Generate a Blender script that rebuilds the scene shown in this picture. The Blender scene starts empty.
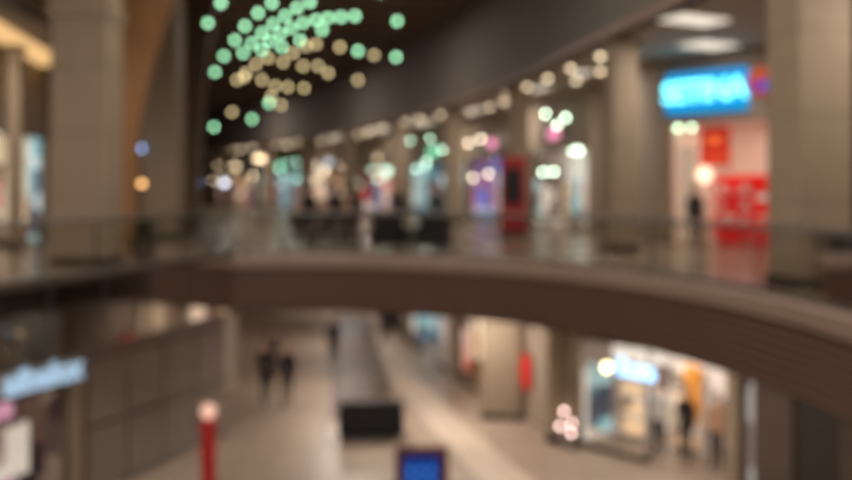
import bpy, math, random
from mathutils import Vector, Matrix, Quaternion
random.seed(7)
S=bpy.context.scene
S.view_settings.view_transform='Standard'
COL=S.collection

# ---------------------------------------------------------------- materials
def lin(c):
    return tuple(((v/255)/12.92 if v/255<=0.04045 else ((v/255+0.055)/1.055)**2.4) for v in c)
MC={}
def mat(name,c,rough=0.6,metal=0.0,em=None,es=0.0,var=0.12,scale=3.0):
    if name in MC: return MC[name]
    m=bpy.data.materials.new(name); m.use_nodes=True
    nt=m.node_tree; b=nt.nodes['Principled BSDF']
    l=lin(c)
    tc=nt.nodes.new('ShaderNodeTexCoord'); nz=nt.nodes.new('ShaderNodeTexNoise'); nz.inputs['Scale'].default_value=scale
    nt.links.new(tc.outputs['Object'],nz.inputs['Vector'])
    cr=nt.nodes.new('ShaderNodeValToRGB')
    cr.color_ramp.elements[0].position=0.3; cr.color_ramp.elements[1].position=0.7
    cr.color_ramp.elements[0].color=(*[v*(1-var) for v in l],1)
    cr.color_ramp.elements[1].color=(*[min(1,v*(1+var)) for v in l],1)
    nt.links.new(nz.outputs['Fac'],cr.inputs['Fac']); nt.links.new(cr.outputs['Color'],b.inputs['Base Color'])
    b.inputs['Roughness'].default_value=rough; b.inputs['Metallic'].default_value=metal
    if em:
        b.inputs['Emission Color'].default_value=(*lin(em),1); b.inputs['Emission Strength'].default_value=es
    MC[name]=m; return m
def emis(name,c,s):
    if name in MC: return MC[name]
    m=bpy.data.materials.new(name); m.use_nodes=True; nt=m.node_tree
    nt.nodes.remove(nt.nodes['Principled BSDF'])
    e=nt.nodes.new('ShaderNodeEmission'); e.inputs[0].default_value=(*lin(c),1); e.inputs[1].default_value=s
    nt.links.new(e.outputs[0],nt.nodes['Material Output'].inputs[0]); MC[name]=m; return m
def tile_mat(name,c1,c2,mortar,rough,size,bw=1.0,bh=1.0):
    m=bpy.data.materials.new(name); m.use_nodes=True; nt=m.node_tree; b=nt.nodes['Principled BSDF']
    tc=nt.nodes.new('ShaderNodeTexCoord'); br=nt.nodes.new('ShaderNodeTexBrick')
    br.offset=0.0; br.inputs['Scale'].default_value=1/size
    br.inputs['Brick Width'].default_value=bw; br.inputs['Row Height'].default_value=bh
    br.inputs['Mortar Size'].default_value=0.012
    br.inputs['Color1'].default_value=(*lin(c1),1); br.inputs['Color2'].default_value=(*lin(c2),1); br.inputs['Mortar'].default_value=(*lin(mortar),1)
    nt.links.new(tc.outputs['Object'],br.inputs['Vector']); nt.links.new(br.outputs['Color'],b.inputs['Base Color'])
    b.inputs['Roughness'].default_value=rough; MC[name]=m; return m
def wood_mat(name,c1,c2,rough=0.5):
    m=bpy.data.materials.new(name); m.use_nodes=True; nt=m.node_tree; b=nt.nodes['Principled BSDF']
    tc=nt.nodes.new('ShaderNodeTexCoord'); mp=nt.nodes.new('ShaderNodeMapping'); mp.inputs['Scale'].default_value=(6,6,0.5)
    nz=nt.nodes.new('ShaderNodeTexNoise'); nz.inputs['Scale'].default_value=2.5; nz.inputs['Detail'].default_value=5
    cr=nt.nodes.new('ShaderNodeValToRGB'); cr.color_ramp.elements[0].color=(*lin(c1),1); cr.color_ramp.elements[1].color=(*lin(c2),1)
    cr.color_ramp.elements[0].position=.35; cr.color_ramp.elements[1].position=.65
    nt.links.new(tc.outputs['Object'],mp.inputs[0]); nt.links.new(mp.outputs[0],nz.inputs['Vector']); nt.links.new(nz.outputs['Fac'],cr.inputs[0]); nt.links.new(cr.outputs[0],b.inputs['Base Color'])
    b.inputs['Roughness'].default_value=rough; MC[name]=m; return m
def glass_mat(name,tint=(0.86,0.88,0.87),g=0.12):
    m=bpy.data.materials.new(name); m.use_nodes=True; nt=m.node_tree
    nt.nodes.remove(nt.nodes['Principled BSDF'])
    t=nt.nodes.new('ShaderNodeBsdfTransparent'); t.inputs[0].default_value=(*tint,1)
    gl=nt.nodes.new('ShaderNodeBsdfGlossy'); gl.inputs['Roughness'].default_value=0.05
    mx=nt.nodes.new('ShaderNodeMixShader'); fr=nt.nodes.new('ShaderNodeLayerWeight'); fr.inputs[0].default_value=g
    nt.links.new(fr.outputs['Fresnel'],mx.inputs[0]); nt.links.new(t.outputs[0],mx.inputs[1]); nt.links.new(gl.outputs[0],mx.inputs[2])
    nt.links.new(mx.outputs[0],nt.nodes['Material Output'].inputs[0]); MC[name]=m; return m
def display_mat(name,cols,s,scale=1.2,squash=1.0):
    """shelving / poster wall: blocks of colour, glow stands in for shop lighting"""
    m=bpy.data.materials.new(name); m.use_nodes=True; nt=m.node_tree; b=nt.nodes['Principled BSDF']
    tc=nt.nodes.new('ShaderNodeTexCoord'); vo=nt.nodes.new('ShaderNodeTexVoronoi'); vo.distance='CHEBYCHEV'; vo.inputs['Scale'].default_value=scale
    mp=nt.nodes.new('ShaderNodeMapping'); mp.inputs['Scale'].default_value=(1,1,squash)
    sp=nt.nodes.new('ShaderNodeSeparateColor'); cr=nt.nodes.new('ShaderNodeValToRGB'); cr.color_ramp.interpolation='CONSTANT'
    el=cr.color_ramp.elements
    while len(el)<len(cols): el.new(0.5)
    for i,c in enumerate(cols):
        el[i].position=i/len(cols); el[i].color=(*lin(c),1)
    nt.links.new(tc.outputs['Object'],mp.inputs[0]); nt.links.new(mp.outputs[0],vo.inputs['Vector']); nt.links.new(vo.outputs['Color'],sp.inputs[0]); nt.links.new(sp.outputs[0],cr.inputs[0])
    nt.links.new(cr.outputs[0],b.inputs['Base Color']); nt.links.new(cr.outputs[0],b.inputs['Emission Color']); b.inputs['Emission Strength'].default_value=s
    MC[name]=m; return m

M_floor=tile_mat('polished_tile_upper',(150,132,114),(138,121,104),(92,80,70),0.22,0.9)
M_lfloor=tile_mat('polished_tile_lower',(158,139,122),(148,130,114),(112,97,86),0.42,0.9)
M_band=tile_mat('walnut_tile_band',(84,66,54),(74,58,47),(56,45,38),0.5,0.6)
M_pale=tile_mat('pale_tile_band',(196,178,160),(186,168,150),(145,131,118),0.4,0.6)
M_pillar=mat('pillar_plaster',(142,125,105),0.7,var=0.04)
M_pillard=mat('pillar_plaster_joint',(112,97,80),0.7)  # darker plaster tone for the pillar joints
M_fasc=mat('upper_bulkhead_plaster',(118,110,104),0.8,var=0.04,scale=.6)
M_ceil=mat('atrium_ceiling_dark',(140,122,104),0.9,var=0.1)
M_slat=mat('atrium_ceiling_slat',(112,96,82),0.8)
M_sof=mat('gallery_ceiling_plaster',(172,160,146),0.8,var=0.03)
M_ledge=mat('ledge_stone',(138,116,104),0.5,var=0.05)
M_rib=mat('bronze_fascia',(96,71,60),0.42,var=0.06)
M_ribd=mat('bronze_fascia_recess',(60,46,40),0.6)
M_side=mat('smoked_glass_fascia',(74,63,55),0.16,var=.1)
M_wood=wood_mat('wood_panel',(134,94,56),(152,110,70))
M_woodd=wood_mat('wood_panel_dark',(86,66,46),(98,76,56))
M_metal=mat('brushed_steel',(150,148,145),0.3,0.9)
M_dark=mat('dark_frame',(46,40,36),0.5)
M_black=mat('black_fabric',(16,15,16),0.7)
M_glass=glass_mat('rail_glass',(0.86,0.86,0.84),0.12)
M_skirt=glass_mat('grey_skirt_glass',(0.62,0.61,0.59),0.16)
M_shopglass=glass_mat('shop_glass',(0.95,0.96,0.96),0.02)
M_frost=mat('grey_glass_cladding',(122,111,103),0.22,var=.05)
M_wall=mat('beige_wall',(142,126,110),0.8,var=0.05)
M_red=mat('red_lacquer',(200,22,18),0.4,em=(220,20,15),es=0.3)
M_white=mat('white_lacquer',(215,210,205),0.5)
M_skin=mat('skin',(196,150,124),0.55,var=0.05)
M_hair=mat('hair_dark',(32,24,20),0.7)
M_leaf=mat('leaf_green',(42,58,30),0.5,var=.3)
M_pot=mat('pot_clay',(82,70,62),0.6)
M_soil=mat('soil',(40,30,22),0.9)

# ---------------------------------------------------------------- mesh helpers
def add(ob,parent=None):
    COL.objects.link(ob)
    if parent: ob.parent=parent
    return ob
def mesh(name,vs,fs,m,parent=None,loc=(0,0,0),rotz=0,smooth=False,bevel=0):
    me=bpy.data.meshes.new(name); me.from_pydata([tuple(v) for v in vs],[],fs); me.update()
    ms=m if isinstance(m,list) else [m]
    for k in ms: me.materials.append(k)
    if smooth:
        for p in me.polygons: p.use_smooth=True
    ob=bpy.data.objects.new(name,me); ob.location=loc; ob.rotation_euler=(0,0,rotz)
    if bevel:
        b=ob.modifiers.new('bevel','BEVEL'); b.width=bevel; b.segments=2
    return add(ob,parent)
def empty(name,loc=(0,0,0),rotz=0):
    e=bpy.data.objects.new(name,None); e.location=loc; e.rotation_euler=(0,0,rotz); e.empty_display_size=.2
    return add(e)
BF=[(0,3,2,1),(4,5,6,7),(0,1,5,4),(1,2,6,5),(2,3,7,6),(3,0,4,7)]
def boxv(a,b):
    return [(a[0],a[1],a[2]),(b[0],a[1],a[2]),(b[0],b[1],a[2]),(a[0],b[1],a[2]),(a[0],a[1],b[2]),(b[0],a[1],b[2]),(b[0],b[1],b[2]),(a[0],b[1],b[2])]
def box(name,a,b,m,parent=None,bevel=0,loc=(0,0,0),rotz=0):
    return mesh(name,boxv(a,b),BF,m,parent,loc,rotz,bevel=bevel)
def boxes(name,lst,m,parent=None,bevel=0):
    vs=[];fs=[]
    for a,b in lst:
        o=len(vs); vs+=boxv(a,b); fs+=[tuple(i+o for i in f) for f in BF]
    return mesh(name,vs,fs,m,parent,bevel=bevel)
def cyl_data(p0,p1,r0,r1,n=12):
    p0=Vector(p0);p1=Vector(p1);d=(p1-p0).normalized(); a=d.orthogonal().normalized(); b=d.cross(a)
    vs=[];fs=[]
    for p,r in((p0,r0),(p1,r1)):
        for i in range(n):
            t=2*math.pi*i/n; vs.append(p+a*math.cos(t)*r+b*math.sin(t)*r)
    for i in range(n):
        j=(i+1)%n; fs.append((i,j,n+j,n+i))
    fs.append(tuple(range(n))[::-1]); fs.append(tuple(range(n,2*n)))
    return vs,fs
def cyls(name,lst,m,parent=None,n=12,smooth=True):
    V=[];F=[]
    for c in lst:
        vs,fs=cyl_data(c[0],c[1],c[2],c[3] if len(c)>3 else c[2],n)
        o=len(V);V+=vs;F+=[tuple(i+o for i in f) for f in fs]
    return mesh(name,V,F,m,parent,smooth=False)
def sph_data(c,r,n=12,k=8):
    if not hasattr(r,'__len__'): r=(r,r,r)
    vs=[(c[0],c[1],c[2]-r[2])];fs=[]
    for i in range(1,k):
        ph=-math.pi/2+math.pi*i/k
        for j in range(n):
            t=2*math.pi*j/n; vs.append((c[0]+r[0]*math.cos(ph)*math.cos(t),c[1]+r[1]*math.cos(ph)*math.sin(t),c[2]+r[2]*math.sin(ph)))
    vs.append((c[0],c[1],c[2]+r[2])); L=len(vs)-1
    for j in range(n):
        fs.append((0,1+(j+1)%n,1+j)); fs.append((L,L-n+j,L-n+(j+1)%n))
    for i in range(k-2):
        for j in range(n):
            a=1+i*n+j;b=1+i*n+(j+1)%n; fs.append((a,b,b+n,a+n))
    return vs,fs
def spheres(name,lst,m,parent=None,n=12,k=8):
    V=[];F=[]
    for c,r in lst:
        vs,fs=sph_data(c,r,n,k); o=len(V);V+=vs;F+=[tuple(i+o for i in f) for f in fs]
    return mesh(name,V,F,m,parent,smooth=True)
def lathe(name,prof,m,parent=None,n=24,loc=(0,0,0)):
    V=[];F=[]
    for r,z in prof:
        for i in range(n):
            t=2*math.pi*i/n; V.append((r*math.cos(t),r*math.sin(t),z))
    for k in range(len(prof)-1):
        for i in range(n):
            j=(i+1)%n; F.append((k*n+i,k*n+j,(k+1)*n+j,(k+1)*n+i))
    F.append(tuple(range(n))[::-1]); F.append(tuple(range((len(prof)-1)*n,len(prof)*n)))
    return mesh(name,V,F,m,parent,loc=loc,smooth=False)
def catmull(P,n=6):
    out=[]
    for i in range(len(P)-1):
        p0=P[max(i-1,0)];p1=P[i];p2=P[i+1];p3=P[min(i+2,len(P)-1)]
        for k in range(n):
            t=k/n
            out.append(tuple(0.5*((2*p1[a])+(-p0[a]+p2[a])*t+(2*p0[a]-5*p1[a]+4*p2[a]-p3[a])*t*t+(-p0[a]+3*p1[a]-3*p2[a]+p3[a])*t**3) for a in range(2)))
    out.append(tuple(P[-1])); return out
def offs(P,o):
    R=[]
    for i,p in enumerate(P):
        ds=[]
        if i>0: ds.append((Vector(p)-Vector(P[i-1])).normalized())
        if i<len(P)-1: ds.append((Vector(P[i+1])-Vector(p)).normalized())
        ns=[Vector((d.y,-d.x)) for d in ds]
        n=sum(ns,Vector((0,0))).normalized(); c=max(0.5,n.dot(ns[0]))
        R.append((p[0]+n.x*o/c,p[1]+n.y*o/c))
    return R
def sweep(name,P,prof,m,parent=None,closed=True):
    L=[offs(P,o) for o,z in prof]; k=len(prof); V=[];F=[]
    for i in range(len(P)):
        for j in range(k): V.append((L[j][i][0],L[j][i][1],prof[j][1]))
    for i in range(len(P)-1):
        for j in range(k if closed else k-1):
            a=i*k+j;b=i*k+(j+1)%k; F.append((a,b,b+k,a+k))
    if closed: F.append(tuple(range(k))[::-1]); F.append(tuple((len(P)-1)*k+j for j in range(k)))
    return mesh(name,V,F,m,parent)
def resample(P,step):
    out=[P[0]];acc=0
    for i in range(len(P)-1):
        a=Vector(P[i]);b=Vector(P[i+1]);L=(b-a).length;t=step-acc
        while t<=L:
            out.append(tuple(a+(b-a)*t/L)); t+=step
        acc=(acc+L)%step
    return out
def slab(name,poly,z0,z1,m,parent=None):
    n=len(poly); V=[(x,y,z0) for x,y in poly]+[(x,y,z1) for x,y in poly]
    F=[tuple(range(n))[::-1],tuple(range(n,2*n))]+[(i,(i+1)%n,n+(i+1)%n,n+i) for i in range(n)]
    return mesh(name,V,F,m,parent)
def text_mesh(name,body,size,m,parent,loc,rot,ext=0.03):
    cu=bpy.data.curves.new(name+'_c','FONT'); cu.body=body; cu.size=size; cu.extrude=ext; cu.align_x='CENTER'; cu.align_y='CENTER'; cu.offset=0.02*size
    t=bpy.data.objects.new(name+'_t',cu); COL.objects.link(t); bpy.context.view_layer.update()
    me=bpy.data.meshes.new_from_object(t.evaluated_get(bpy.context.evaluated_depsgraph_get()))
    bpy.data.objects.remove(t); me.materials.clear(); me.materials.append(m)
    ob=bpy.data.objects.new(name,me); ob.location=loc; ob.rotation_euler=rot; return add(ob,parent)
def area(name,loc,size,power,col,parent=None,shape='DISK',rot=(0,0,0)):
    l=bpy.data.lights.new(name,'AREA'); l.shape=shape; l.size=size; l.energy=power; l.color=col
    o=bpy.data.objects.new(name,l); o.location=loc; o.rotation_euler=rot; return add(o,parent)

ZL=-4.8   # lower floor
ZS=-1.35  # underside of bridge
ZT=-.47   # underside of the thinner left gallery slab
ZG=5.5    # gallery ceiling
ZC=9.6    # atrium ceiling
WARM=(1.0,0.89,0.77)

# ---------------------------------------------------------------- room shell
left_edge=[(-8.6,0.8),(-8.4,6),(-7.9,10),(-6.95,14.6),(-6.2,17),(-4.75,22)]
bridge=catmull([(-4.75,22),(-1.84,21.9),(1.64,20.2),(3.44,18.0),(4.66,15.4),(5.25,12.9),(5.4,11.2),(5.5,8),(5.6,3),(5.6,0.8)],6)
edge=left_edge[:-1]+bridge
slab('floor_left_gallery',left_edge+[(-4.75,112),(-42,112),(-42,0.8)],ZT+.02,0,M_floor)
slab('floor_right_gallery',bridge+[(32,0.8),(32,112),(-4.75,112)],ZS+.02,0,M_floor)
slab('floor_near_gallery',[(-42,-6),(32,-6),(32,.8),(-42,.8)],ZS+.02,0,M_floor)
slab('ceiling_lower_left',offs(left_edge,-.1)+[(-4.85,112),(-42,112),(-42,0.8)],ZT,ZT+.02,M_sof)
slab('ceiling_lower_right',offs(bridge,-.1)+[(32,0.8),(32,112),(-4.75,112)],ZS,ZS+.02,M_sof)
slab('floor_lower',[(-42,-6),(32,-6),(32,112),(-42,112)],ZL-.2,ZL,M_lfloor)
box('floor_band_walnut',(-.9,-5.5,0),(1.0,16,.006),M_band,loc=(-2.3,30.5,ZL),rotz=math.radians(6))
slab('floor_band_pale',[(1.9,17),(2.9,17.8),(1.2,24),(-.3,31),(-1.6,40),(-2.3,40),(-1.3,31),(.2,24)],ZL,ZL+.007,M_pale)

# fascia around the void
fz=empty('balcony_fascia')
sweep('ledge_trim',bridge,[(-.05,-.30),(.12,-.30),(.14,-.26),(.14,-.02),(.10,.03),(-.12,.03),(-.12,-.1)],M_ledge,fz)
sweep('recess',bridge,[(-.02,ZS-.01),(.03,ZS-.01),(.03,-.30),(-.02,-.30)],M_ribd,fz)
for i in range(7):
    z=-.36-i*.14
    sweep('rib_%d'%i,bridge,[(.03,z-.095),(.075,z-.095),(.085,z-.05),(.075,z),(.03,z)],M_rib,fz)
fs=empty('balcony_fascia')
sweep('side_board',left_edge,[(-.05,ZT-.01),(.06,ZT-.01),(.08,-.05),(.08,.03),(-.12,.03)],M_side,fs)
sweep('glass_skirt',left_edge,[(.085,ZS),(.10,ZS),(.10,-.06),(.085,-.06)],M_skirt,fs)
sweep('skirt_rail',left_edge,[(.07,ZS-.03),(.12,ZS-.03),(.12,ZS+.02),(.07,ZS+.02)],M_dark,fs)
cyls('panel_joints',[((x,y,ZS),(x,y,.02),.03) for x,y in resample(offs(left_edge,.09),1.5)[1:-1]],M_dark,fs)
gr=empty('glass_railing')
ge=offs(edge,-.02)
sweep('glass',ge,[(-.008,.03),(.008,.03),(.008,1.02),(-.008,1.02)],M_glass,gr)
sweep('handrail',ge,[(-.03,1.02),(-.015,1.0),(.015,1.0),(.03,1.02),(.03,1.06),(.015,1.08),(-.015,1.08),(-.03,1.06)],M_metal,gr)
sweep('base_channel',ge,[(-.03,.03),(.03,.03),(.03,.12),(-.03,.12)],M_metal,gr)
cyls('posts',[((x,y,.03),(x,y,1.02),.022) for x,y in resample(offs(ge,-.05),1.5)[1:-1]],M_dark,gr)
gn=empty('glass_railing',(0,0.75,0))
box('glass',(-8.4,-.008,.0),(5.4,.008,1.02),M_glass,gn); box('handrail',(-8.4,-.03,1.02),(5.4,.03,1.07),M_metal,gn,bevel=.01)
boxes('base_channel',[((-8.4,-.03,0),(5.4,.03,.1))],M_metal,gn)
cyls('corner_post',[((-4.75,21.85,ZS),(-4.75,21.85,1.1),.05)],M_metal,gr)

# upper right bulkhead following the curve of the mall (far -> near)
FPc=[(-27,96),(-21,88),(-15,79),(-9.8,70),(-5.2,60),(-1.4,50),(1.0,42),(2.8,34.4),(4.0,27),(4.75,22.5),(5.4,18.5),(6.0,12),(6.2,6),(6.2,-2)]
FP=catmull(FPc,4)
sweep('wall_bulkhead_right',FP,[(0,ZG),(0,ZC),(-.3,ZC),(-.3,ZG)],M_fasc)
sweep('trim_1',FP,[(.0,ZG),(.06,ZG),(.06,ZG+.22),(.0,ZG+.22)],M_ledge)
slab('ceiling_right_gallery',FP+[(32,-2),(32,112),(-27,112)],ZG,ZG+.1,M_sof)
slab('ceiling_atrium',[(-42,-6),(32,-6),(32,112),(-42,112)],ZC,ZC+.3,M_ceil)
cs=empty('ceiling_slats')
boxes('slats',[((-22,y,ZC-.28),(7,y+.12,ZC)) for y in range(24,96,2)],M_slat,cs)
box('wall_end',(-42,104,ZL),(32,104.3,ZC),M_wall)
box('wall_right',(31.7,-6,ZL),(32,112,ZC),M_wall)
box('wall_left',(-42,-6,ZL),(-41.7,112,ZC),M_wall)

# left bulkhead + soffit
LB=[(-13.0,-2),(-11.2,8),(-9.6,14),(-8.6,19),(-9.4,26),(-12.0,34),(-16.5,46),(-23,60),(-32,76)]
LBs=catmull(LB,4)
sweep('wall_bulkhead_left',LBs,[(0,ZG),(0,ZC),(-.3,ZC),(-.3,ZG)],M_woodd)
slab('ceiling_left_gallery',[p for p in LBs]+[(-41,76),(-41,-2)],ZG,ZG+.1,M_sof)

# ---------------------------------------------------------------- pillars
def pillar(loc,w,d,z0,z1,rotz=0,name='pillar'):
    e=empty(name,(loc[0],loc[1],z0),rotz); h=z1-z0
    box('shaft',(-w/2,-d/2,0),(w/2,d/2,h),M_pillar,e,bevel=.03)
    box('plinth',(-w/2-.03,-d/2-.03,0),(w/2+.03,d/2+.03,.18),M_dark,e,bevel=.01)
    boxes('joints',[((-w/2-.004,-d/2-.004,z),(w/2+.004,d/2+.004,z+.015)) for z in [1.4,2.8,4.2] if z<h],M_pillard,e)
    box('capital',(-w/2-.05,-d/2-.05,h-.25),(w/2+.05,d/2+.05,h),M_pillar,e,bevel=.01)
    return e
pillar((6.35,14.9),1.0,.9,0,ZG,math.radians(12))
pillar((7.30,14.6),.5,.7,0,ZG,math.radians(12))
for x,y,w in[(4.62,23.2,.66),(3.1,34.4,.7),(.85,43,.75),(-2.0,52,.8),(-5.7,61,.85),(-9.7,69.6,.9),(-14.2,78,1.0),(-19.6,86,1.0)]:
    pillar((x+.45,y+.2),w,w,0,ZG,math.radians(10))
pillar((-7.3,19.4),1.2,1.0,0,ZG+.0)
pillar((-8.75,30),1.1,1.1,0,ZC)
pillar((-10.95,24),.32,.32,0,ZG)
box('wall_pier_left',(-.6,-.5,ZG),(.6,.5,ZC),M_pillar,loc=(-7.3,19.4,0))
# lower pillars
pillar((2.15,25.4),1.1,.7,ZL,ZS,math.radians(-10))
pillar((3.35,22.9),.4,.4,ZL,ZS,math.radians(-30))
# curved timber fins rising to the roof on the left
def fin(name,X0,Y,pts,m,th=.35):
    V=[];F=[]
    for z,a,b in pts:
        V+=[(a,0,z),(b,0,z),(b,th,z),(a,th,z)]
    n=len(pts)
    for i in range(n-1):
        for j in range(4):
            F.append((i*4+j,i*4+(j+1)%4,i*4+4+(j+1)%4,i*4+4+j))
    F.append((3,2,1,0)); F.append(tuple((n-1)*4+j for j in range(4)))
    return mesh(name,V,F,m,None,(X0,Y,0))
fin('timber_fin',0,23,[(0,-7.75,-7.5),(1.6,-7.8,-7.45),(3,-7.95,-7.4),(4.2,-8,-7.2),(5.3,-8,-6.9),(6.6,-8,-6.45),(8.2,-8,-5.7),(9.59,-8,-4.9)],M_wood)
fin('timber_fin',0,33,[(0,-8.95,-8.35),(3,-8.95,-8.3),(5.5,-8.95,-8.15),(7.5,-8.95,-7.9),(9.31,-8.95,-7.5)],M_woodd)

# ---------------------------------------------------------------- shop fronts
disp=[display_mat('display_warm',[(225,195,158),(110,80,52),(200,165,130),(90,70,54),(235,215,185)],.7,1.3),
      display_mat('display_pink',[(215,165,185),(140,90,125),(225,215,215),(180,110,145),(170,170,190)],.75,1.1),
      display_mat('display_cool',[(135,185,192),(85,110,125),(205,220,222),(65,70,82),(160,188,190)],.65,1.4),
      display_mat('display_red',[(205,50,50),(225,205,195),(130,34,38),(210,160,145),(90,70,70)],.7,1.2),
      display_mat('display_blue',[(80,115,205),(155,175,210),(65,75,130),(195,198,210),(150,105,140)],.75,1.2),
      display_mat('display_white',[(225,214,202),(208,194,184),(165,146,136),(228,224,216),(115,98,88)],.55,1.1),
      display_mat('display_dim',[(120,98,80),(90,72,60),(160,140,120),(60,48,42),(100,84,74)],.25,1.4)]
signs=[('warm',(255,225,180)),('pink',(255,150,190)),('green',(150,255,200)),('blue',(90,160,255)),('red',(255,50,40)),('white',(235,245,255))]
def smat(i,s=1.8): return emis('sign_'+signs[i][0]+str(s),signs[i][1],s)
words=['moda','optik','sport','cafe','books','kids','style','shoes','home']
def shop(A,B,zf,zc,k,sg,word=None,depth=3.0,spots=5,head=3.3,panel=None,spotcol=(255,236,205),spotS=14,frontspots=0):
    A=Vector(A);B=Vector(B);d=B-A;L=d.length; e=empty('shop_front',(A.x,A.y,zf),math.atan2(d.y,d.x)); H=zc-zf
    hd=min(head,H-.6)
    box('bulkhead',(0,0,hd),(L,.25,H),M_wall,e)
    boxes('pilasters',[((0,-.05,0),(.3,.3,H)),((L-.3,-.05,0),(L,.3,H))],M_pillar,e,bevel=.01)
    ns=max(2,int(L/2.2)); st=(L-.6)/ns; di=ns//2
    boxes('frame',[((.3+i*st-.025,.10,0),(.3+i*st+.025,.14,hd)) for i in range(ns+1)]+[((.3,.08,hd-.08),(L-.3,.16,hd)),((.3,.08,0),(.3+di*st,.16,.12)),((.3+(di+1)*st,.08,0),(L-.3,.16,.12))],M_dark,e)
    boxes('panes',[((.33+i*st,.11,.12),(.3+(i+1)*st-.03,.125,hd-.08)) for i in range(ns) if i!=di],M_shopglass,e)
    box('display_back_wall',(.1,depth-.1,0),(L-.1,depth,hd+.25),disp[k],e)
    boxes('side_walls',[((.0,.3,0),(.1,depth,hd+.25)),((L-.1,.3,0),(L,depth,hd+.25))],disp[k],e)  # side walls glow by the same emission instead of being lit
    box('inner_ceiling',(.1,.25,hd+.2),(L-.1,depth,hd+.25),M_sof,e)
    sh=[];gd=[]
    for q in range(3):
        x0=.5+q*(L-1.6)/2.0
        for z in(.1,.6,1.1,1.6): 
            sh.append(((x0,1.5,z),(x0+.8,1.95,z+.04)))
            for g in range(4):
                gd.append(((x0+.05+g*.19,1.55,z+.04),(x0+.18+g*.19,1.85,z+.18+.2*random.random())))
        sh.append(((x0-.03,1.5,0),(x0,1.95,1.7))); sh.append(((x0+.8,1.5,0),(x0+.83,1.95,1.7)))
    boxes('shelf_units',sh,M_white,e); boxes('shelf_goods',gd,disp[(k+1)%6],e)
    pp=[((.5+i*st,.2,.5),(.5+i*st+.7,.24,2.1)) for i in range(ns) if i!=di and (i%2==0)]
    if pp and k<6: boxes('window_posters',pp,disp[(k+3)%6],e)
    if spots:
        em=emis('spot_%d_%d_%d_%s'%(*spotcol,spotS),spotcol,spotS)
        spheres('ceiling_spots',[((.4+(L-.8)*random.random(),.6+1.8*random.random(),hd+.12-.35*random.random()),.06) for _ in range(spots)],em,e)
        if frontspots:
            q=[((.4+(L-.8)*random.random(),-.3-.5*random.random(),2.2+2.6*random.random()),.06) for _ in range(frontspots)]
            spheres('hanging_lanterns',q,em,e); cyls('lantern_cords',[(c,(c[0],c[1],H),.008) for c,r in q],M_dark,e,n=6)
    if panel: area('shop_lamp',(L/2,1.3,hd+.15),1.2,panel,(1,.92,.84),e)
    if word:
        box('sign_panel',(L*.25,-.06,hd+.25),(L*.75,0,min(hd+1.1,H-.1)),M_frost,e,bevel=.01)
        text_mesh('sign_letters',word,.6,smat(sg),e,(L/2,-.1,hd+.65),(math.pi/2,0,0))
    return e
SP=[(-23,98),(-17,90),(-10.5,80),(-5.6,70.5),(-1.3,60.5),(2.3,50.5),(4.6,41),(6.1,33.2)]
pal=[(0,0),(2,2),(0,5),(3,0),(2,2),(4,1),(5,1)]
gcols=[(255,230,190),(190,255,225),(255,236,205),(190,255,225),(205,255,225),(255,236,205),(225,255,225)]
for i in range(len(SP)-1):
    shop(SP[i],SP[i+1],0,ZG,pal[i][0],pal[i][1],words[i],spots=7,spotcol=gcols[i],spotS=20,frontspots=5,panel=45 if i>2 else None)
box('wall_return_right',(6.1,33.2,0),(6.4,33.5,ZG),M_wall)
A=Vector((6.4,33.2));B=Vector((7.0,26.6));d=B-A
box('wall_shop_divider',(0,0,0),(d.length,.2,ZG),M_wall,loc=(A.x,A.y,0),rotz=math.atan2(d.y,d.x))
# main lit shop with cyan sign
A=Vector((7.0,26.5));B=Vector((9.3,23.9));d=B-A;L=d.length
ms=empty('shop_front',(A.x,A.y,0),math.atan2(d.y,d.x))
box('bulkhead',(0,0,3.5),(L+3.6,.3,ZG),M_wall,ms)
boxes('pilasters',[((-.1,-.05,0),(.12,.35,ZG)),((L+.15,-.05,0),(L+.5,.35,ZG))],M_pillar,ms,bevel=.01)
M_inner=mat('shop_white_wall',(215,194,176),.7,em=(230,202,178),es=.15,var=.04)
box('back_wall',(-.1,3.6,0),(L+3.6,3.75,3.8),M_inner,ms)
box('inner_ceiling',(-.1,.3,3.6),(L+3.6,3.6,3.7),M_white,ms)
boxes('side_walls',[((-.1,.35,0),(0,3.6,3.6)),((L+3.5,.35,0),(L+3.6,3.6,3.6))],M_inner,ms)
box('white_display_panel',(.15,.5,.05),(.75,.6,2.9),M_inner,ms,bevel=.01)
box('red_gondola_wall',(.75,1.6,0),(L+.4,2.0,2.05),M_red,ms,bevel=.02)
boxes('gondola_shelves',[((.8,1.2,z),(L+.35,1.62,z+.05)) for z in(.15,.6,1.05,1.5)],M_white,ms)
boxes('gondola_goods',[((.85+i*.19,1.25,z+.05),(1.0+i*.19,1.5,z+.2+.15*random.random())) for z in(.15,.6,1.05,1.5) for i in range(0,15,2)],M_red,ms)
boxes('gondola_goods_pale',[((.85+i*.19,1.25,z+.05),(1.0+i*.19,1.5,z+.2+.15*random.random())) for z in(.6,1.05,1.5) for i in range(1,15,4)],M_white,ms)
box('red_banner',(.65,.9,2.3),(1.6,.94,3.45),M_red,ms)
boxes('banner_stripe',[((.72,.885,2.5),(1.53,.9,2.62)),((.85,.885,2.9),(1.4,.9,3.2))],emis('banner_orange',(255,110,60),.9),ms)
boxes('red_posters',[((1.5,.6,.05),(2.05,.66,1.1)),((2.5,.6,.05),(3.1,.66,1.8))],M_red,ms)
boxes('poster_text',[((1.58,.59,.75),(1.97,.6,.9)),((2.58,.59,1.3),(3.0,.6,1.5)),((2.58,.59,.8),(3.0,.6,.88))],M_white,ms)
spheres('pendant_globe',[((.85,.8,2.05),(.2,.2,.24))],emis('globe_glow',(255,225,190),2.2),ms)
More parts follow.
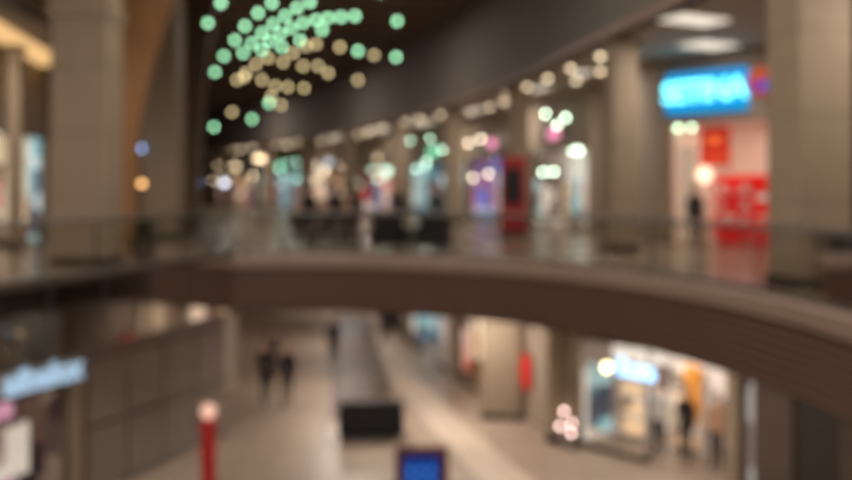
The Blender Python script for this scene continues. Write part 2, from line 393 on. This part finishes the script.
cyls('pendant_cord',[((.85,.8,2.28),(.85,.8,3.6),.012)],M_dark,ms)
spheres('ceiling_spots',[((.1,.6,3.45),.06),((.5,.7,3.45),.06)],emis('spot_g2',(215,255,215),9),ms)
area('shop_lamp',(1.7,1.6,3.55),1.4,55,(1,.92,.84),ms)
box('sign_box',(.2,-.22,3.80),(2.70,-.02,4.94),emis('sign_cyan',(22,150,215),1.25),ms,bevel=.03)
text_mesh('sign_letters','SETINA',.80,emis('sign_cyan_letters',(120,238,255),3.6),ms,(1.45,-.26,4.37),(math.pi/2,0,0),.03)
V,F=cyl_data((3.12,-.2,4.5),(3.12,-.04,4.5),.38,.38,28)
mesh('sign_roundel',V,F,emis('sign_orange',(215,95,60),.8),ms)
boxes('roundel_pattern',[((2.86,-.24,4.22),(3.08,-.2,4.52)),],emis('sign_magenta',(170,60,160),.8),ms)
boxes('roundel_pattern_2',[((3.14,-.24,4.24),(3.36,-.2,4.52)),],emis('sign_blue2',(70,90,220),.8),ms)
shop((10.4,22.9),(14.5,19.0),0,ZG,5,5,'linea',spots=4)
# left upper shops (near -> far)
shop((-11.4,14.5),(-11.7,22.5),0,ZG,5,5,None,spots=4,panel=30)
shop((-11.7,22.5),(-12.0,29),0,ZG,2,5,None,spots=5,spotcol=(235,245,255),panel=45)
shop((-12.0,29),(-13.4,37),0,ZG,0,0,None,spots=6,spotcol=(255,190,120),frontspots=3,spotS=18)
shop((-13.4,37),(-17.0,48),0,ZG,4,3,None,spots=8,spotcol=(150,180,255),spotS=34,frontspots=7)
shop((-17,48),(-23,62),0,ZG,0,0,None,spots=8,frontspots=8,spotS=24)
ch=empty('pendant_lamps')
pl=[((-9.2,29.0,2.95),(150,190,255)),((-8.9,28.2,1.8),(255,190,120)),((-12.1,48,2.0),(150,180,255)),((-11.2,50,2.0),(235,240,255)),((-9.5,52,3.4),(255,225,180)),((-8.6,46,3.2),(255,225,180))]
for p,c in pl:
    r=.0032*p[1]
    spheres('pendant_bulb',[(p,r)],emis('pend_%d_%d_%d'%c,c,4.5),ch); cyls('pendant_cord',[(p,(p[0],p[1],ZC if p[1]>40 else ZG),.01)],M_dark,ch,n=6)

# lower shops
shop((-6.5,62),(-3.4,50),ZL,ZS,2,2,None,spots=6,head=2.7,spotcol=(200,240,255),spotS=24)
shop((-3.4,50),(-.9,38),ZL,ZS,5,5,None,spots=6,head=2.7,spotcol=(235,245,255),spotS=24,panel=35,frontspots=0)
shop((-.9,38),(.9,30.5),ZL,ZS,2,2,None,spots=8,head=2.7,spotcol=(205,225,255),spotS=24,panel=35)
shop((.9,30.5),(2.0,26.2),ZL,ZS,0,3,None,spots=4,head=2.7)
wl=[(2.6,25.6),(3.4,22.9)]
A=Vector(wl[0]);B=Vector(wl[1]);d=B-A
box('wall_lower_panel',(0,0,0),(d.length,.25,ZS-ZL),M_wall,loc=(A.x,A.y,ZL),rotz=math.atan2(d.y,d.x))
po=empty('wall_poster',(A.x,A.y,ZL),math.atan2(d.y,d.x)); box('poster_frame',(.4,-.08,.9),(1.1,-.01,1.9),M_dark,po,bevel=.01); box('poster_sheet',(.45,-.09,.95),(1.05,-.08,1.85),M_red,po)
ls=shop((3.55,22.7),(6.7,19.2),ZL,ZS,5,5,None,spots=3,head=2.75,panel=60,depth=3.2)
text_mesh('sign_letters','linea',.56,emis('sign_bluewhite',(150,205,255),3.4),ls,(2.15,-.12,2.2),(math.pi/2,0,0),.03)
spheres('sign_lamp',[((1.35,-.15,2.15),.10)],emis('lamp_warm_bright',(255,225,170),9),ls)
spheres('window_lamps',[((.15,-.3,.9),.05),((.4,-.3,.65),.05),((.02,-.3,.5),.05),((.38,-.3,.4),.05)],emis('lamp_pinkish',(255,215,205),9),ls)
boxes('window_lamp_stand',[((.0,-.35,0),(.45,-.2,.34))],M_metal,ls)
boxes('gold_display',[((2.6,1.2,1.0),(3.0,1.3,2.2))],mat('amber',(230,150,60),.5,em=(230,150,60),es=.4),ls)
# dark panelled wall to the right of it
A=Vector((6.9,19.0));B=Vector((10.5,13));d=B-A
gw2=empty('wall_bronze_cladding',(A.x,A.y,ZL),math.atan2(d.y,d.x))
box('core',(0,.05,0),(d.length,.3,ZS-ZL),M_dark,gw2)
boxes('panels',[((.02+i*1.0,0,.05),(1.0*(i+1)-.04,.05,3.4)) for i in range(7) if i!=1],mat('bronze_panel',(84,70,61),.4),gw2)
# lower left shop + grey clad wall
l2=shop((-10.5,10.6),(-7.1,18.6),ZL,ZT,6,5,None,spots=3,head=2.5,panel=25,depth=3)
text_mesh('sign_letters','albalux',.70,emis('sign_bluewhite2',(176,204,228),1.0),l2,(7.6,-.12,2.78),(math.pi/2,0,0),.03)
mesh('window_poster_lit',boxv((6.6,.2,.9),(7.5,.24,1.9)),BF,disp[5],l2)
A=Vector((-7.05,18.7));B=Vector((-5.2,23.4));d=B-A
gw=empty('wall_grey_cladding',(A.x,A.y,ZL),math.atan2(d.y,d.x))
L5=d.length
box('core',(0,.05,0),(L5,.3,ZT-ZL),M_dark,gw)
boxes('panels',[((.02+i*L5/4,0,.05+j*1.42),(L5/4*(i+1)-.03,.05,1.40+j*1.42)) for i in range(4) for j in range(3)],M_frost,gw)
box('wall_lower_left_far',(-6.5,23.6,ZL),(-6.3,30,ZT),M_wall)
box('wall_lower_left_return',(-6.5,23.45,ZL),(-5.3,23.6,ZT),M_wall)
shop((-6.3,30),(-9,44),ZL,ZT,0,0,None,spots=5,head=2.7)

# ---------------------------------------------------------------- ceiling light panels
def panel(loc,w,l,rot,z,s,parent,c=(255,240,220)):
    mesh('panel_glow',boxv((-w/2,-l/2,-.03),(w/2,l/2,0)),BF,emis('panel_%s'%s,c,s),parent,(loc[0],loc[1],z),rot)
cl=empty('ceiling_light_panels')
for x,y,w,l,r in[(6.15,20.6,1.45,.8,.5),(7.6,24.2,1.35,.9,.5),(5.2,30.0,.4,1.2,.1),(4.4,34.5,.4,1.6,.15),(3.9,39,.4,1.6,.25),(2.4,44,.5,2,.3),(-.2,52,.6,2.5,.4),(-3.0,58.5,.7,2.5,.45),(-6.5,66,.8,3,.5)]:
    panel((x,y),w,l,r,ZG-.001,1.1 if y<26 else .9,cl)
cd=empty('recessed_downlights')
pts=[]
for o in(-.8,-1.9):
  for (x,y) in resample(offs(FP,o),2.6):
    if 25<y<88 and random.random()<.65: pts.append(((x+random.uniform(-.2,.2),y,ZG-.03),(.065+.001*y,.065+.001*y,.03)))
spheres('downlight_lenses',pts,emis('downlight_and_fill',(255,230,192),7),cd)
ll=empty('cove_light')
mesh('cove_strip',[(-9.6,19.5,ZG-.01),(-10.4,19.5,ZG-.01),(-12.0,28,ZG-.01),(-11.0,28,ZG-.01),(-9.6,19.5,ZG-.05),(-10.4,19.5,ZG-.05),(-12.0,28,ZG-.05),(-11.0,28,ZG-.05)],[(0,1,2,3),(4,7,6,5),(0,4,5,1),(1,5,6,2),(2,6,7,3),(3,7,4,0)],emis('cove',(255,205,140),.95),ll)

# ---------------------------------------------------------------- fairy lights canopy hung in the atrium
green=[[(215,72),(224,56),(235,40),(245,26),(258,13),(272,3)],
[(243,53),(252,43),(262,33),(273,24),(285,16),(297,8),(310,2)],
[(262,50),(270,41),(280,34),(291,28),(303,23),(316,20),(328,18),(341,17),(355,16)],
[(282,47),(300,40),(322,30)],[(208,23),(221,3)],
[(214,127),(252,119),(269,103)],[(358,51),(396,57)],[(397,21),(380,-8)]]
warm=[[(237,80),(246,73),(256,64),(268,58),(283,62),(293,53),(306,46),(316,44)],
[(232,112),(244,77),(271,97),(288,87),(303,66)],[(304,88),(328,73)],[(358,80),(374,55)],[(281,105),(275,86),(262,80)],[(318,66),(340,47)]]
fl=empty('fairy_lights')
def fpos(u,v):
    Y=17+v*.035; return ((u-426)/900*Y,Y,1.6+(190-v)/900*Y)
gb=[];wb=[];wires=[]
for grp,out in((green,gb),(warm,wb)):
    for st in grp:
        q=[fpos(*p) for p in st]; out+=[(p,.05) for p in q]
        for a,b in zip(q,q[1:]): wires.append((a,b,.006))
        for p in (q[0],q[-1]): wires.append((p,(p[0],p[1],ZC),.005))
spheres('green_bulbs',gb,emis('bulb_green',(170,244,190),6),fl)
spheres('warm_bulbs',wb,emis('bulb_warm',(255,230,170),3.2),fl)
cyls('wires',wires,M_dark,fl,n=6)

# ---------------------------------------------------------------- people
def skin_mesh(name,J,E,R,root,cats,mats,parent,sub=2):
    keys=list(J); idx={k:i for i,k in enumerate(keys)}
    me=bpy.data.meshes.new(name); me.from_pydata([J[k] for k in keys],[(idx[a],idx[b]) for a,b in E],[])
    ob=bpy.data.objects.new(name,me); COL.objects.link(ob)
    md=ob.modifiers.new('Skin','SKIN'); md.use_smooth_shade=True
    sv=me.skin_vertices[0].data
    for k in keys:
        r=R[k]; sv[idx[k]].radius=r if hasattr(r,'__len__') else (r,r); sv[idx[k]].use_root=(k==root)
    s=ob.modifiers.new('Sub','SUBSURF'); s.levels=sub; s.render_levels=sub
    bpy.context.view_layer.update()
    nm=bpy.data.meshes.new_from_object(ob.evaluated_get(bpy.context.evaluated_depsgraph_get()))
    bpy.data.objects.remove(ob); nm.materials.clear()
    for m in mats: nm.materials.append(m)
    segs=[(Vector(J[a]),Vector(J[b]),cats.get((a,b),0)) for a,b in E]
    for p in nm.polygons:
        p.use_smooth=True
        c=p.center;best=1e9;k=0
        for a,b,q in segs:
            ab=b-a;t=max(0,min(1,(c-a).dot(ab)/max(1e-9,ab.length_squared)));dd=(c-a-ab*t).length
            if dd<best: best=dd;k=q
        p.material_index=k
    o=bpy.data.objects.new(name,nm); return add(o,parent)
def person(loc,rotz,pose='stand',jacket=(22,22,26),trous=(24,24,30),hairlong=False,name='person',hairc=None,h=1.0):
    e=empty(name,loc,rotz); e.scale=(h,h,h)
    J=dict(pelvis=(0,0,.96),waist=(0,0,1.10),chest=(0,.0,1.32),nb=(0,.01,1.46),neck=(0,0,1.54),
      sl=(-.17,0,1.41),el=(-.23,.03,1.13),wl=(-.24,-.05,.89),sr=(.17,0,1.41),er=(.23,.03,1.13),wr=(.24,-.05,.89),
      hl=(-.09,0,.90),kl=(-.10,-.02,.50),al=(-.10,.03,.09),tl=(-.11,-.15,.045),hr=(.09,0,.90),kr=(.10,-.02,.50),ar=(.10,.03,.09),tr=(.11,-.15,.045))
    if pose=='walk':
        J.update(kl=(-.1,-.20,.54),al=(-.1,-.30,.12),tl=(-.11,-.47,.09),kr=(.1,.06,.50),ar=(.1,.32,.16),tr=(.1,.22,.045),
                 el=(-.23,.12,1.15),wl=(-.23,.14,.91),er=(.23,-.08,1.14),wr=(.22,-.26,.96))
    dz=0
    if pose=='sit':
        for k in('pelvis','waist','chest','nb','neck','sl','sr'):
            x,y,z=J[k]; J[k]=(x,y,z-.40)
        J.update(hl=(-.1,-.04,.53),hr=(.1,-.04,.53),kl=(-.12,-.44,.52),kr=(.12,-.44,.52),al=(-.12,-.46,.09),ar=(.12,-.46,.09),tl=(-.13,-.64,.045),tr=(.13,-.64,.045),
                 el=(-.24,-.06,.74),er=(.24,-.06,.74),wl=(-.13,-.30,.66),wr=(.13,-.30,.66)); dz=-.40
    R=dict(pelvis=(.15,.11),waist=(.135,.10),chest=(.165,.115),nb=(.08,.07),neck=.052,sl=.065,el=.047,wl=.034,sr=.065,er=.047,wr=.034,
      hl=.095,kl=.065,al=.044,tl=.042,hr=.095,kr=.065,ar=.044,tr=.042)
    E=[('pelvis','waist'),('waist','chest'),('chest','nb'),('nb','neck'),('chest','sl'),('sl','el'),('el','wl'),('chest','sr'),('sr','er'),('er','wr'),
       ('pelvis','hl'),('hl','kl'),('kl','al'),('al','tl'),('pelvis','hr'),('hr','kr'),('kr','ar'),('ar','tr')]
    cats={x:0 for x in E}; cats[('nb','neck')]=2
    for x in[('hl','kl'),('kl','al'),('hr','kr'),('kr','ar')]: cats[x]=1
    cats[('al','tl')]=cats[('ar','tr')]=3
    mj=mat('jacket_%d_%d_%d'%jacket,jacket,.8); mt=mat('trousers_%d_%d_%d'%trous,trous,.8)
    skin_mesh('body',J,E,R,'pelvis',cats,[mj,mt,M_skin,M_black],e)
    hc=Vector((0,-.015,1.66+dz))
    spheres('head',[(hc,(.076,.092,.115)),(hc+Vector((0,-.03,-.07)),(.052,.055,.05)),(hc+Vector((-.078,.01,-.01)),(.012,.022,.032)),(hc+Vector((.078,.01,-.01)),(.012,.022,.032)),(hc+Vector((0,-.097,-.02)),(.013,.02,.024))],M_skin,e,18,12)
    spheres('eyes',[(hc+Vector((-.03,-.083,.005)),(.011,.009,.008)),(hc+Vector((.03,-.083,.005)),(.011,.009,.008))],M_white,e)
    spheres('pupils',[(hc+Vector((-.03,-.09,.005)),.005),(hc+Vector((.03,-.09,.005)),.005)],M_black,e)
    spheres('mouth',[(hc+Vector((0,-.083,-.06)),(.022,.008,.006))],mat('lips',(150,80,72),.5),e)
    hm=M_hair if not hairc else mat('hair_%d'%hairc[0],hairc,.7)
    hs=[(hc+Vector((0,.022,.028)),(.087,.092,.108))]
    if hairlong: hs+=[(hc+Vector((0,.06,-.09)),(.082,.05,.13))]
    spheres('hair',hs,hm,e,18,12)
    for s,w,el in((-1,'wl','el'),(1,'wr','er')):
        dr=(Vector(J[w])-Vector(J[el])).normalized(); q=Vector((0,0,-1)).rotation_difference(dr)
        HJ={'w':(0,0,.02),'p':(0,0,-.045),'pe':(0,0,-.075)};HE=[('w','p'),('p','pe')];HR={'w':.022,'p':(.034,.016),'pe':(.03,.014)}
        for i,(yy,ln) in enumerate([(-.028,.07),(-.009,.08),(.010,.074),(.028,.058)]):
            a='f%d'%i
            HJ[a+'a']=(0,yy,-.088);HJ[a+'b']=(-s*.008,yy*1.1,-.088-ln*.5);HJ[a+'c']=(-s*.026,yy*1.1,-.088-ln*.92)
            HE+=[('pe',a+'a'),(a+'a',a+'b'),(a+'b',a+'c')]
            for t in'abc': HR[a+t]=.0085
        HJ['ta']=(-s*.006,-.038,-.04);HJ['tb']=(-s*.018,-.055,-.075);HE+=[('p','ta'),('ta','tb')];HR['ta']=.011;HR['tb']=.009
        ho=skin_mesh('hand_'+('left' if s<0 else 'right'),HJ,HE,HR,'w',{},[M_skin],e,1)
        ho.location=J[w]; ho.rotation_mode='QUATERNION'; ho.rotation_quaternion=q
    return e
person((7.15,23.9,0),.3,'stand',(14,13,16),(14,14,18),True)
bench=empty('bench',(-2.7,23.60,0),0)
boxes('seat_slats',[((-1.1,-.28+i*.14,.40),(1.1,-.17+i*.14,.44)) for i in range(4)],M_woodd,bench,.005)
boxes('legs',[((x,-.25,0),(x+.06,.25,.40)) for x in(-1.0,-.03,.94)],M_metal,bench,.005)
person((-3.35,23.5,0),.35,'sit',(12,12,14),(16,16,20))
person((-2.65,23.5,0),-.2,'sit',(14,12,14),(14,14,18),True)
person((-2.05,23.5,0),-.1,'sit',(12,12,14),(14,14,18),True)
def armchair(loc,r):
    e=empty('black_armchair',loc,r)
    box('seat',(-.36,-.38,.16),(.36,.36,.44),M_black,e,.05); box('back',(-.40,.24,.16),(.40,.44,1.05),M_black,e,.06)
    boxes('arms',[((-.46,-.38,.14),(-.32,.42,.66)),((.32,-.38,.14),(.46,.42,.66))],M_black,e,.05)
    boxes('feet',[((x,y,0),(x+.05,y+.05,.16)) for x in(-.4,.35) for y in(-.33,.33)],M_metal,e)
armchair((-.95,23.6,0),.3); armchair((.15,23.3,0),-.2)
person((-3.3,25.3,0),2.8,'stand',(12,12,14),(16,16,20))
person((-2.6,25.5,0),3.4,'stand',(14,12,14),(16,16,20),True)
person((-2.0,25.2,0),3.0,'stand',(16,14,16),(16,16,20))
person((-.8,25.5,0),.2,'walk',(18,15,17),(16,16,20),True)
person((.3,28,0),.1,'walk',(26,20,20),(20,20,26))
person((-4.75,26.8,ZL),.25,'walk',(14,14,18),(16,16,22),h=1.08)
person((-4.1,26.6,ZL),.15,'walk',(18,15,17),(16,16,22),True,h=1.05)
person((-5.2,30.3,ZL),3.2,'walk',(24,22,24),(20,20,26))
person((-3.4,33,ZL),.1,'walk',(30,26,28),(22,22,28))
person((-1.6,36,ZL),3.1,'walk',(40,32,30),(22,22,28),True)
def mannequin(parent,loc,top):
    e=person(loc,0,'stand',top,(36,34,36),name='shop_mannequin'); e.parent=parent; return e
mannequin(ls,(2.2,.75,0.02),(225,220,210)); mannequin(ls,(2.9,.8,0.02),(24,24,26)); mannequin(ls,(3.7,.8,0.02),(190,150,120))

# ---------------------------------------------------------------- furniture
so=empty('black_sofa',(-1.42,23.3,ZL),math.radians(4))
box('base',(-.82,-.45,.12),(.82,.45,.42),M_black,so,.04)
box('back',(-.82,-.45,.2),(.82,-.2,1.02),M_black,so,.06)
boxes('arms',[((-.84,-.45,.15),(-.62,.45,.72)),((.62,-.45,.15),(.84,.45,.72))],M_black,so,.05)
boxes('cushions',[((-.6,-.2,.42),(-.01,.45,.54)),((.01,-.2,.42),(.6,.45,.54))],M_black,so,.04)
boxes('feet',[((x,y,0),(x+.06,y+.06,.13)) for x in(-.76,.7) for y in(-.4,.34)],M_metal,so)
ki=empty('information_kiosk',(-.08,16,ZL),math.radians(3))
box('pedestal',(-.2,-.1,.05),(.2,.15,1.0),M_dark,ki,.02); box('foot',(-.4,-.25,0),(.4,.3,.05),M_metal,ki,.01)
box('housing',(-.47,-.08,.92),(.47,.06,1.83),mat('kiosk_red_brown',(88,42,42),.4),ki,.03)
box('screen',(-.32,-.095,1.02),(.32,-.08,1.70),emis('screen_blue',(26,56,130),.8),ki)
boxes('screen_icons',[((-.28+i*.2,-.1,1.2+j*.2),(-.16+i*.2,-.095,1.32+j*.2)) for i in range(3) for j in range(2)],emis('icon_blue',(60,120,210),.9),ki)
to=empty('red_lamp_totem',(-4.35,18,ZL),0)
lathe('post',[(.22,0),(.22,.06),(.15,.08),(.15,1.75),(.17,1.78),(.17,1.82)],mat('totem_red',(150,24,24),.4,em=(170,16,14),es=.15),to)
spheres('globe',[((0,0,1.98),.15)],emis('totem_globe',(255,200,175),1.1),to,20,14)
dd=empty('digital_display_stand',(3.0,31,0),math.radians(-4))
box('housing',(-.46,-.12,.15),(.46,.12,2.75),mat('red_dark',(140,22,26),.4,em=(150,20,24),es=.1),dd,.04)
box('screen',(-.3,-.135,1.1),(.3,-.12,2.35),M_black,dd); box('foot',(-.5,-.3,0),(.5,.3,.15),M_dark,dd,.02)
def plant(loc,h,n=34):
    e=empty('potted_plant',loc)
    lathe('pot',[(.2,0),(.24,.05),(.3,.45),(.32,.5),(.28,.5),(.27,.44)],M_pot,e); lathe('soil',[(.27,.42),(.27,.45)],M_soil,e)
    V=[];F=[]
    for i in range(n):
        t=random.uniform(0,6.28); r=random.uniform(.25,.65)*h; z0=.45; top=z0+random.uniform(.3,1.0)*h; w=.05
        o=len(V); dx,dy=math.cos(t),math.sin(t)
        for k in range(5):
            s=k/4; rr=r*s; z=z0+(top-z0)*math.sin(s*2.2)/math.sin(1.57); ww=w*math.sin(math.pi*(.12+.86*s))
            V.append((dx*rr-dy*ww,dy*rr+dx*ww,z)); V.append((dx*rr,dy*rr,z-.015)); V.append((dx*rr+dy*ww,dy*rr-dx*ww,z))
        for k in range(4):
            a=o+k*3; F+= [(a,a+1,a+4,a+3),(a+1,a+2,a+5,a+4)]
    mesh('leaves',V,F,M_leaf,e); return e
plant((-7.5,15.0,0),.8,60); plant((-8.3,16.4,0),1.0,50); plant((-6.5,20.6,0),.5); plant((-6.9,22.2,0),.6)

# ---------------------------------------------------------------- lighting
at=empty('atrium_fill_lamps')  # added ceiling fill for the atrium, not known fixtures
for x,y in[(-4,5),(-4,12),(1.5,9),(-1.5,19)]:
    area('downlight_and_fill',(x,y,ZC-.02),.7,440,WARM,at)
for x,y in[(-4,38),(-9,54),(-16,72)]:
    area('downlight_and_fill',(x,y,ZC-.35),.35,400,WARM,at)
gd=empty('gallery_downlights')
for x,y in[(8,13),(6.8,22),(5.4,30),(3.2,40),(.3,50),(-4,62),(-11,75)]:
    area('downlight_and_fill',(x,y,ZG-.04),.35,165,WARM,gd)
for x,y in[(-9.9,13),(-10.3,22),(-13.5,38)]:
    area('downlight_and_fill',(x,y,ZG-.06),.35,120,WARM,gd)
lo=empty('lower_fill_lamps')  # unseen soffit lamps added to brighten the lower floor
for x,y in[(-1.5,24.5),(1.2,24),(-3,29),(-3.5,37),(-4.2,48),(4.5,17.5)]:
    area('downlight_and_fill',(x,y,ZS-.02),.4,130,(1,.89,.79),lo)
area('downlight_and_fill',(-8,14,ZT-.02),.4,110,(1,.89,.79),lo)

w=bpy.data.worlds.new('world'); S.world=w; w.use_nodes=True  # world light is added fill through the open side behind the camera
w.node_tree.nodes['Background'].inputs[0].default_value=(1,.92,.84,1); w.node_tree.nodes['Background'].inputs[1].default_value=.42

# ---------------------------------------------------------------- camera
cam=bpy.data.cameras.new('camera'); co=bpy.data.objects.new('camera',cam); COL.objects.link(co)
co.location=(0,0,1.6); co.rotation_euler=(math.pi/2,0,0)
cam.sensor_width=36; cam.lens=36*900/852; cam.shift_y=-50/852
cam.clip_start=.05; cam.clip_end=300
cam.dof.use_dof=True; cam.dof.focus_distance=.6; cam.dof.aperture_fstop=(cam.lens)/(.0168*600)
S.camera=co
